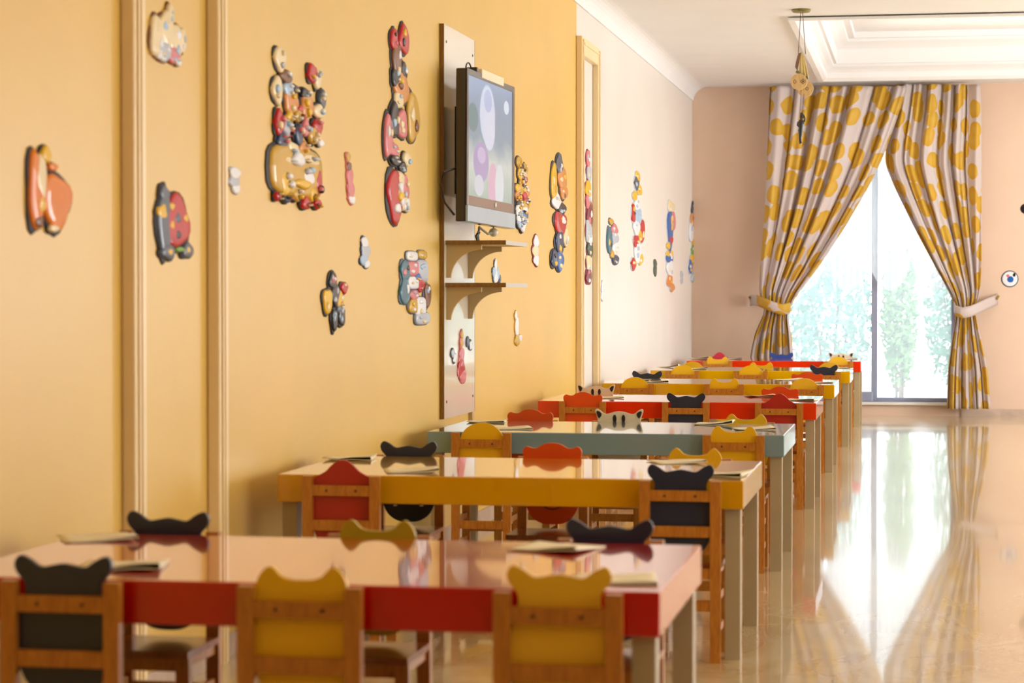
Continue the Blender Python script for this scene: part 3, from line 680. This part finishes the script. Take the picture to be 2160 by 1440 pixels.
# ------------------------------------------------------------------ wall plaques: glossy padded relief ornaments (plain abstract shapes)
PAL = {'k': (34, 28, 30), 's': (84, 90, 104), 'n': (36, 54, 92), 'b': (40, 96, 170), 't': (60, 110, 128), 'r': (190, 34, 36), 'm': (122, 28, 48), 'p': (216, 120, 124), 'o': (226, 124, 18), 'O': (214, 140, 70),
       'y': (232, 182, 30), 'g': (206, 160, 50), 'G': (110, 160, 50), 'c': (236, 214, 168), 'w': (236, 234, 236), 'a': (186, 190, 200), 'l': (170, 196, 222), 'd': (120, 72, 40), 'e': (56, 74, 60)}
def gl(c): return mat('plaque_' + c, PAL[c], 0.42, 0.03, 14, coat=0.30, spec=0.15)
def dome(cy, cz, ry, rz, base, hgt, n=2.0, seg=20):
    rows = []
    f1, f2 = cy*91.7 + cz*37.1, cz*73.3 + ry*555
    def wv(a): return 1.0 + (0.09*math.sin(3*a+f1) + 0.06*math.sin(4*a+f2) if n == 2.0 else 0.0)
    for kx, hx in ((1.0, -0.004), (1.0, 0.45), (0.94, 0.78), (0.82, 0.94), (0.5, 1.0), (0.1, 1.0)):
        rows.append([(base + hgt*max(hx, 0) if hx > 0 else 0.0, cy + kx*wv(a)*ry*math.copysign(abs(math.cos(a))**(2/n), math.cos(a)), cz + kx*wv(a)*rz*math.copysign(abs(math.sin(a))**(2/n), math.sin(a))) for a in [2*math.pi*j/seg for j in range(seg)]])
    m = MB(); m.grid(rows, True); k = len(rows)-1
    m.f.append(tuple(k*seg+j for j in range(seg))); m.f.append(tuple(reversed(range(seg))))
    return m
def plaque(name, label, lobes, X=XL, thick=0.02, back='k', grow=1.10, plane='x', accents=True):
    cx = sum(l[0] for l in lobes)/len(lobes); cy = sum(l[1] for l in lobes)/len(lobes)
    o0 = onX(cx, cy, X) if plane == 'x' else onY(cx, cy, X)
    root = empty(name, tuple(o0), 0 if plane == 'x' else -math.pi/2, label, 'wall plaque', 'padded relief plaques on the walls')
    def geo(px, py, rx, ry):
        if plane == 'x':
            p, q, r_ = onX(px, py, X), onX(px-rx, py, X), onX(px+rx, py, X); u = onX(px, py-ry, X)
            return p.y-o0.y, p.z-o0.z, (r_.y-q.y)/2, u.z-p.z
        p, r_, u = onY(px, py, X), onY(px+rx, py, X), onY(px, py-ry, X)
        return p.x-o0.x, p.z-o0.z, r_.x-p.x, u.z-p.z
    if len(lobes) >= 7 and accents:
        ra = random.Random(int(cx*7+cy)); extra = []
        for l in lobes:
            if l[2]*l[3] < 40 and l[3] < 12: continue
            for q in range(2):
                a = ra.uniform(0, 6.283); extra.append((l[0]+0.45*l[2]*math.cos(a), l[1]+0.55*l[3]*math.sin(a), max(1.6, l[2]*ra.uniform(0.22, 0.36)), l[3]*ra.uniform(0.18, 0.32), ra.choice({'g': 'ycdw', 'O': 'cyd', 'y': 'gcw', 'o': 'yc'}.get(l[4], 'cwkyp' if l[4] in 'rmnbt' else 'aclw'))))
        lobes = lobes + extra
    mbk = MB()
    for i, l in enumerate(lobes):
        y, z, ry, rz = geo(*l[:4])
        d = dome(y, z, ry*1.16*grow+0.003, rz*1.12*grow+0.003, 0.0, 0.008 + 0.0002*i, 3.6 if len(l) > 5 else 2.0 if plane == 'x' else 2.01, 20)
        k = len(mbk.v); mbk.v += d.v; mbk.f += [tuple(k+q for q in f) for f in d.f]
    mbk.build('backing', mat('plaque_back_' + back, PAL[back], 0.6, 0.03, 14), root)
    for i, l in enumerate(lobes):
        y, z, ry, rz = geo(*l[:4])
        sq = 3.6 if len(l) > 5 and l[5] == 'b' else 2.0 if plane == 'x' else 2.01
        dome(y, z, ry*1.16, rz*1.12, 0.004, 0.8*thick*(0.7 + 0.012*i), sq).build('relief_pad', gl(l[4]), root, smooth=True)
    return root
P = 'wall_plaque'
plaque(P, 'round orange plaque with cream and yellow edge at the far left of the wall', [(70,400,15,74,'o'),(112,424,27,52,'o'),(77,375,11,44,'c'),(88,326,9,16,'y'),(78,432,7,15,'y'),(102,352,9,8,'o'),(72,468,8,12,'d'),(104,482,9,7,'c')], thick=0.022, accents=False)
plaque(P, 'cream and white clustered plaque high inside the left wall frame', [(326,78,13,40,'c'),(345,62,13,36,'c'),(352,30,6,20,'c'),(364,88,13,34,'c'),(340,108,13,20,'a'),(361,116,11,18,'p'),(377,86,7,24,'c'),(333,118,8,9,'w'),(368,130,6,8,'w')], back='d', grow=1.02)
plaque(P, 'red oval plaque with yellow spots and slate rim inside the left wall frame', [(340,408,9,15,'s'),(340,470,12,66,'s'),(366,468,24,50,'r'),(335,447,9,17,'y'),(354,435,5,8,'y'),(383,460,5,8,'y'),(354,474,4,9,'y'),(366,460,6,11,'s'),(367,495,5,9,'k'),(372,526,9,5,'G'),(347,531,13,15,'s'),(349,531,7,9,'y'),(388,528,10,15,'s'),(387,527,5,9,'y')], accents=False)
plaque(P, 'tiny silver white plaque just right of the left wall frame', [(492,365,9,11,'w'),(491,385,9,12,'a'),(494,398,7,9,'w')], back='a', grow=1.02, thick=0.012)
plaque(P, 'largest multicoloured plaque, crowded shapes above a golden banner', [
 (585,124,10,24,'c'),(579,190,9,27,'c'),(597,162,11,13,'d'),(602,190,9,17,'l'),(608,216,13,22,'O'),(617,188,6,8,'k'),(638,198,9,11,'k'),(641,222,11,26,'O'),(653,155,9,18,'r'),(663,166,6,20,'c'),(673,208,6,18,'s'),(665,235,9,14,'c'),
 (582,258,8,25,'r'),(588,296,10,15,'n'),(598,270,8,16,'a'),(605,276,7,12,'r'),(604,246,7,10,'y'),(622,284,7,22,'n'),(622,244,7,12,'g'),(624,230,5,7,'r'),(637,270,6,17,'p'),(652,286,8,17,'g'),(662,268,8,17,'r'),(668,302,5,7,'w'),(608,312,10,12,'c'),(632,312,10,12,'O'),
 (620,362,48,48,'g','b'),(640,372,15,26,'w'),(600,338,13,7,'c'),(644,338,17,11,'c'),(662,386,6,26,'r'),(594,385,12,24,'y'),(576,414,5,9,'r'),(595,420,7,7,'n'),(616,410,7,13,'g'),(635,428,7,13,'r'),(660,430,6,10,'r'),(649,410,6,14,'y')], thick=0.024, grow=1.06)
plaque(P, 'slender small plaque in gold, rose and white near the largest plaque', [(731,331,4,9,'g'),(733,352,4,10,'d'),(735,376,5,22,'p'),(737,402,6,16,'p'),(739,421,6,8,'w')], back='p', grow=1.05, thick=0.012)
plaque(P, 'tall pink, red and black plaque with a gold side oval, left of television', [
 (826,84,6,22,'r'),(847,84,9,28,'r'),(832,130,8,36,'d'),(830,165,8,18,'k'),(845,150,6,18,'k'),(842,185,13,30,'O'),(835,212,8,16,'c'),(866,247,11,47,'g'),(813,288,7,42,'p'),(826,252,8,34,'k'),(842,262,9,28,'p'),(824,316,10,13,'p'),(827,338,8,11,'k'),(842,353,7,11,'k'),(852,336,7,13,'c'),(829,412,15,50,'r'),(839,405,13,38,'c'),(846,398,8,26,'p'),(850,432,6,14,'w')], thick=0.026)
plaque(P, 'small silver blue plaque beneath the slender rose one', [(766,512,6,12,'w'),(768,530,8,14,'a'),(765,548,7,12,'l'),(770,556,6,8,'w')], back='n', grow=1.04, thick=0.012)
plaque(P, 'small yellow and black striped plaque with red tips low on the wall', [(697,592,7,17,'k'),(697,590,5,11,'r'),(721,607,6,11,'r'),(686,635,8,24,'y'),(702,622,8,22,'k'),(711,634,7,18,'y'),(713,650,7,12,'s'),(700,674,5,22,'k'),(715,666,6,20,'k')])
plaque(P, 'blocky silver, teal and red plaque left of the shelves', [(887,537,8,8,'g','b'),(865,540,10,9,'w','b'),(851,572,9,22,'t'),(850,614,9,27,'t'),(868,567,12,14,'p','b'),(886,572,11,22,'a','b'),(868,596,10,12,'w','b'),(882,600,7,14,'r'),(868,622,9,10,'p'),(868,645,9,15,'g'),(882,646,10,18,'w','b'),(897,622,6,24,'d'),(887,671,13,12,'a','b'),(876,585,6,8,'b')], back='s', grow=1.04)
rr = random.Random(11)
def crowd(x0, x1, y0, y1, zones, n, r0, r1):
    out = []
    for i in range(n):
        v_ = (i+0.5)/n; z = zones[min(int(v_*len(zones)), len(zones)-1)]
        out.append((rr.uniform(x0+r0, x1-r0), y0+(y1-y0)*v_, r0*rr.uniform(0.8, 1.2), r1*rr.uniform(0.8, 1.3), rr.choice(z)))
    return out
plaque(P, 'crowded gold, red and blue plaque partly hidden behind the television', [(1092,343,5,12,'g'),(1104,356,5,10,'g')] + crowd(1083, 1112, 355, 478, ['gky', 'grkO', 'yOrg', 'gOkr', 'wnlb', 'wnl'], 34, 5, 9), back='k')
plaque(P, 'tall red, navy and yellow plaque between television and narrow wall frame', [(1177,347,6,20,'s'),(1183,378,8,22,'O'),(1186,405,7,14,'O'),(1165,384,5,36,'y'),(1171,425,8,15,'w'),(1181,440,8,13,'k'),(1179,470,11,22,'r'),(1177,511,7,24,'n'),(1190,502,4,17,'c'),(1181,462,3,5,'y'),(1167,546,7,17,'n'),(1177,550,7,19,'b')], thick=0.024)
plaque(P, 'tall slim maroon and silver plaque inside the narrow wall frame', [(1238,335,3,18,'p'),(1240,365,4,16,'a'),(1238,398,5,16,'y'),(1238,425,4,14,'p'),(1241,452,5,28,'m'),(1239,485,5,24,'a'),(1242,505,4,12,'w'),(1242,524,5,18,'e'),(1239,556,4,18,'c'),(1239,582,5,17,'m')], back='m', grow=1.03)
plaque(P, 'short teal and silver plaque just right of the narrow wall frame', [(1287,467,4,6,'g'),(1284,506,5,24,'t'),(1294,484,6,10,'p'),(1294,503,7,14,'a'),(1296,524,6,14,'w'),(1289,536,3,8,'g'),(1296,548,6,9,'n')], back='s', grow=1.04)
plaque(P, 'tall white plaque with red and yellow dabs, mid bright wall', [(1343,374,4,12,'y'),(1341,386,4,13,'s'),(1347,401,4,10,'y'),(1337,413,4,9,'y'),(1342,432,5,14,'w'),(1334,450,3,18,'r'),(1344,456,6,18,'l'),(1352,486,5,22,'r'),(1341,480,6,14,'w'),(1340,510,5,14,'r'),(1347,498,4,12,'y'),(1344,532,7,20,'w'),(1334,557,4,12,'r'),(1349,545,4,12,'y')], back='a', grow=1.04)
plaque(P, 'tall blue and pink plaque with yellow dots near the far end of wall', [(1414,436,6,12,'c'),(1417,466,5,22,'p'),(1412,482,5,40,'b'),(1413,505,4,9,'r'),(1411,545,6,14,'b'),(1408,518,3,7,'y'),(1407,536,3,6,'y'),(1414,535,3,6,'y'),(1412,566,6,18,'w'),(1411,592,5,13,'o'),(1416,606,4,8,'O')], back='a', grow=1.03)
plaque(P, 'last tall plaque before the corner, black top with yellow and green', [(1462,441,5,14,'k'),(1459,465,4,17,'O'),(1458,490,5,18,'w'),(1463,503,4,15,'y'),(1461,528,4,10,'G'),(1458,548,4,11,'y'),(1455,562,3,14,'b'),(1464,562,3,12,'y'),(1462,585,4,11,'l')], back='a', grow=1.03)
plaque(P, 'tiny dark green sliver plaque on the bright wall', [(1381,556,2.5,8,'e'),(1381,570,2.5,10,'e')], back='e', thick=0.012)
plaque(P, 'tiny grey sliver plaque beside the blue and pink plaque', [(1437,580,2,7,'a'),(1437,591,2,6,'a')], back='a', thick=0.012)
plaque(P, 'small white plaque with rose rim right of the upper shelf', [(1129,510,5,12,'w'),(1128,530,6,14,'c'),(1129,548,5,11,'w')], back='m', thick=0.012)
plaque(P, 'small pale blue spiky plaque seen between the two shelves', [(1043,560,2,13,'w'),(1040,576,3,12,'l'),(1047,578,3,12,'l'),(1043,584,4,12,'w'),(1051,588,2,9,'n')], back='s', thick=0.012, grow=1.02)
plaque(P, 'small slim white and gold plaque under the shelves on the wall', [(1086,666,2,9,'w'),(1088,690,3,20,'w'),(1089,716,4,12,'g'),(1095,712,3,6,'w')], back='g', thick=0.012, grow=1.02)
plaque(P, 'slim pink plaque stuck on the lower part of the white board', [(972,706,2.5,9,'g'),(971,724,3,10,'O'),(972,748,4,14,'p'),(971,775,6,20,'r'),(974,792,6,14,'p')], X=BX, back='p', thick=0.010, grow=1.02)
plaque(P, 'tiny silver plaque on the white board, left of the pink one', [(953,745,3,9,'a'),(957,755,3.5,9,'w')], X=BX, back='s', thick=0.008, grow=1.05)
plaque(P, 'tiny silver plaque on the white board, right of the pink one', [(985,721,2.5,9,'s'),(991,728,3,9,'w')], X=BX, back='s', thick=0.008, grow=1.05)
plaque(P, 'small round white and blue plaque on the end wall right of curtains', [(2130,588,14,14,'w'),(2131,589,10,10,'b'),(2126,582,4,4,'p'),(2139,580,3,4,'k')], X=YB, back='s', thick=0.014, plane='y')
plaque(P, 'dark plaque at the right edge of the photo on the end wall', [(2163,440,8,8,'k'),(2170,446,8,9,'r')], X=YB, back='k', thick=0.014, plane='y')
plaque(P, 'small white plaque low beside the narrow wall frame', [(1270,606,2.5,12,'w'),(1269,625,2.5,9,'w')], back='a', thick=0.014, grow=1.02)

# ------------------------------------------------------------------ hanging mobile from the ceiling
p0 = onZ(1690, 20, ZC)
MY = p0.y
root = empty('hanging_mobile', tuple(p0), 0, 'hanging mobile of wooden discs and a small dark figurine on cords', 'mobile')
def loc(px, py, dy=0.0): q = onY(px, py, MY+dy); return q - p0
M_OLIVE = mat('olive_plate', (120, 112, 52), 0.3, 0.08, 20, coat=0.3)
M_CORD = mat('cord', (96, 70, 58), 0.7); M_DISC = wood('disc_wood', (206, 168, 112), (226, 192, 136), 0.35); M_FIG = mat('figurine_dark', (34, 26, 20), 0.35, 0.1, 30, coat=0.3); M_MARK = mat('disc_mark', (96, 70, 40), 0.6)
rows = []
for r_, z in ((0.0005, 0), (0.068, 0), (0.071, -0.008), (0.06, -0.020), (0.0005, -0.022)):
    rows.append([(r_*math.cos(a), r_*math.sin(a), z) for a in [2*math.pi*j/24 for j in range(24)]])
MB().grid(rows, True).build('ceiling_plate', M_OLIVE, root, smooth=False)
for a, b_ in (((1689, 26), (1684, 112)), ((1693, 26), (1699, 114))):
    m = MB(); m.tube([loc(*a), loc(*b_)], 0.0028, 6); m.build('cord', M_CORD, root)
for a in (((1690, 190), (1687, 240)), ((1696, 198), (1693, 240))):
    m = MB(); m.tube([loc(*a[0]), loc(*a[1])], 0.0018, 6); m.build('cord', M_CORD, root)
# brown strip and cream tassel cloth
m = MB(); m.grid([[loc(1684,112,-0.01), loc(1690,111,-0.01)], [loc(1679,130,-0.012), loc(1686,130,-0.012)], [loc(1677,141,-0.01), loc(1682,150,-0.01)]]); o = m.build('brown_strip', mat('strip_brown', (128, 96, 72), 0.6), root); sd = o.modifiers.new('s', 'SOLIDIFY'); sd.thickness = 0.006
rows = []
for i in range(9):
    v_ = i/8; py = 110 + 52*v_; row = []
    for j in range(15):
        s = j/14; pxl, pxr = 1690-6*v_**0.5+2*v_, 1692+ 14*v_**0.6
        q = loc(pxl+(pxr-pxl)*s, py + 3*math.sin(9*s), 0.012*math.sin(s*18)*v_); row.append(tuple(q))
    rows.append(row)
o = MB().grid(rows).build('cream_tassel', mat('tassel', (238, 216, 150), 0.7, 0.05, 30), root, smooth=True); sd = o.modifiers.new('s', 'SOLIDIFY'); sd.thickness = 0.003
def disc(px, py, r_, dy, marks):
    c = loc(px, py, dy); m = MB(); m.prism([(c.x+r_*math.cos(2*math.pi*j/28), c.z+r_*math.sin(2*math.pi*j/28)) for j in range(28)], c.y, 'y', 0.012)
    d = m.build('wooden_disc', M_DISC, root, 0.003)
    for (ax, az, rx, rz_) in marks:
        m = MB(); m.tube([(c.x+ax+rx*math.cos(2*math.pi*j/12), c.y-0.001, c.z+az+rz_*math.sin(2*math.pi*j/12)) for j in range(13)], 0.0016, 5, False); m.build('drawn_ring', M_MARK, d)
    return d, c
disc(1699, 187, 0.058, 0.03, [(0.012, 0.0, 0.009, 0.011)])
d, c = disc(1685, 172, 0.060, -0.02, [(-0.028, 0.0, 0.009, 0.013), (0.030, 0.010, 0.007, 0.008), (0.030, -0.008, 0.007, 0.008), (0.020, 0.001, 0.008, 0.007), (0.040, 0.001, 0.008, 0.007)])
m = MB(); m.tube([loc(1680,150,-0.01), loc(1686,154,-0.012), loc(1695,160,0.0), loc(1704,165,0.01)], [0.012, 0.010, 0.008, 0.010], 8); m.build('knot', M_OLIVE, root)
# small standing figurine: one continuous lathe-like body with bent arms
cz = [(1691,238,3),(1692,243,5),(1691,248,4.2),(1690,252,2.6),(1690,256,6.5),(1690,263,7.0),(1690,269,5.2),(1689,275,5.8),(1689,283,4.6),(1688,291,3.2),(1688,298,2.6),(1690,302,4.0)]
pts = [loc(a, b_) for a, b_, _ in cz]
m = MB(); m.tube(pts, [r_*MY/FPX for *_, r_ in cz], 12)
m.tube([loc(1684,257), loc(1682,264), loc(1686,268,-0.015)], [0.007, 0.006, 0.005], 8); m.tube([loc(1696,257), loc(1698,250), loc(1695,243,-0.01)], [0.007, 0.006, 0.006], 8)
m.build('figurine', M_FIG, root, smooth=True)
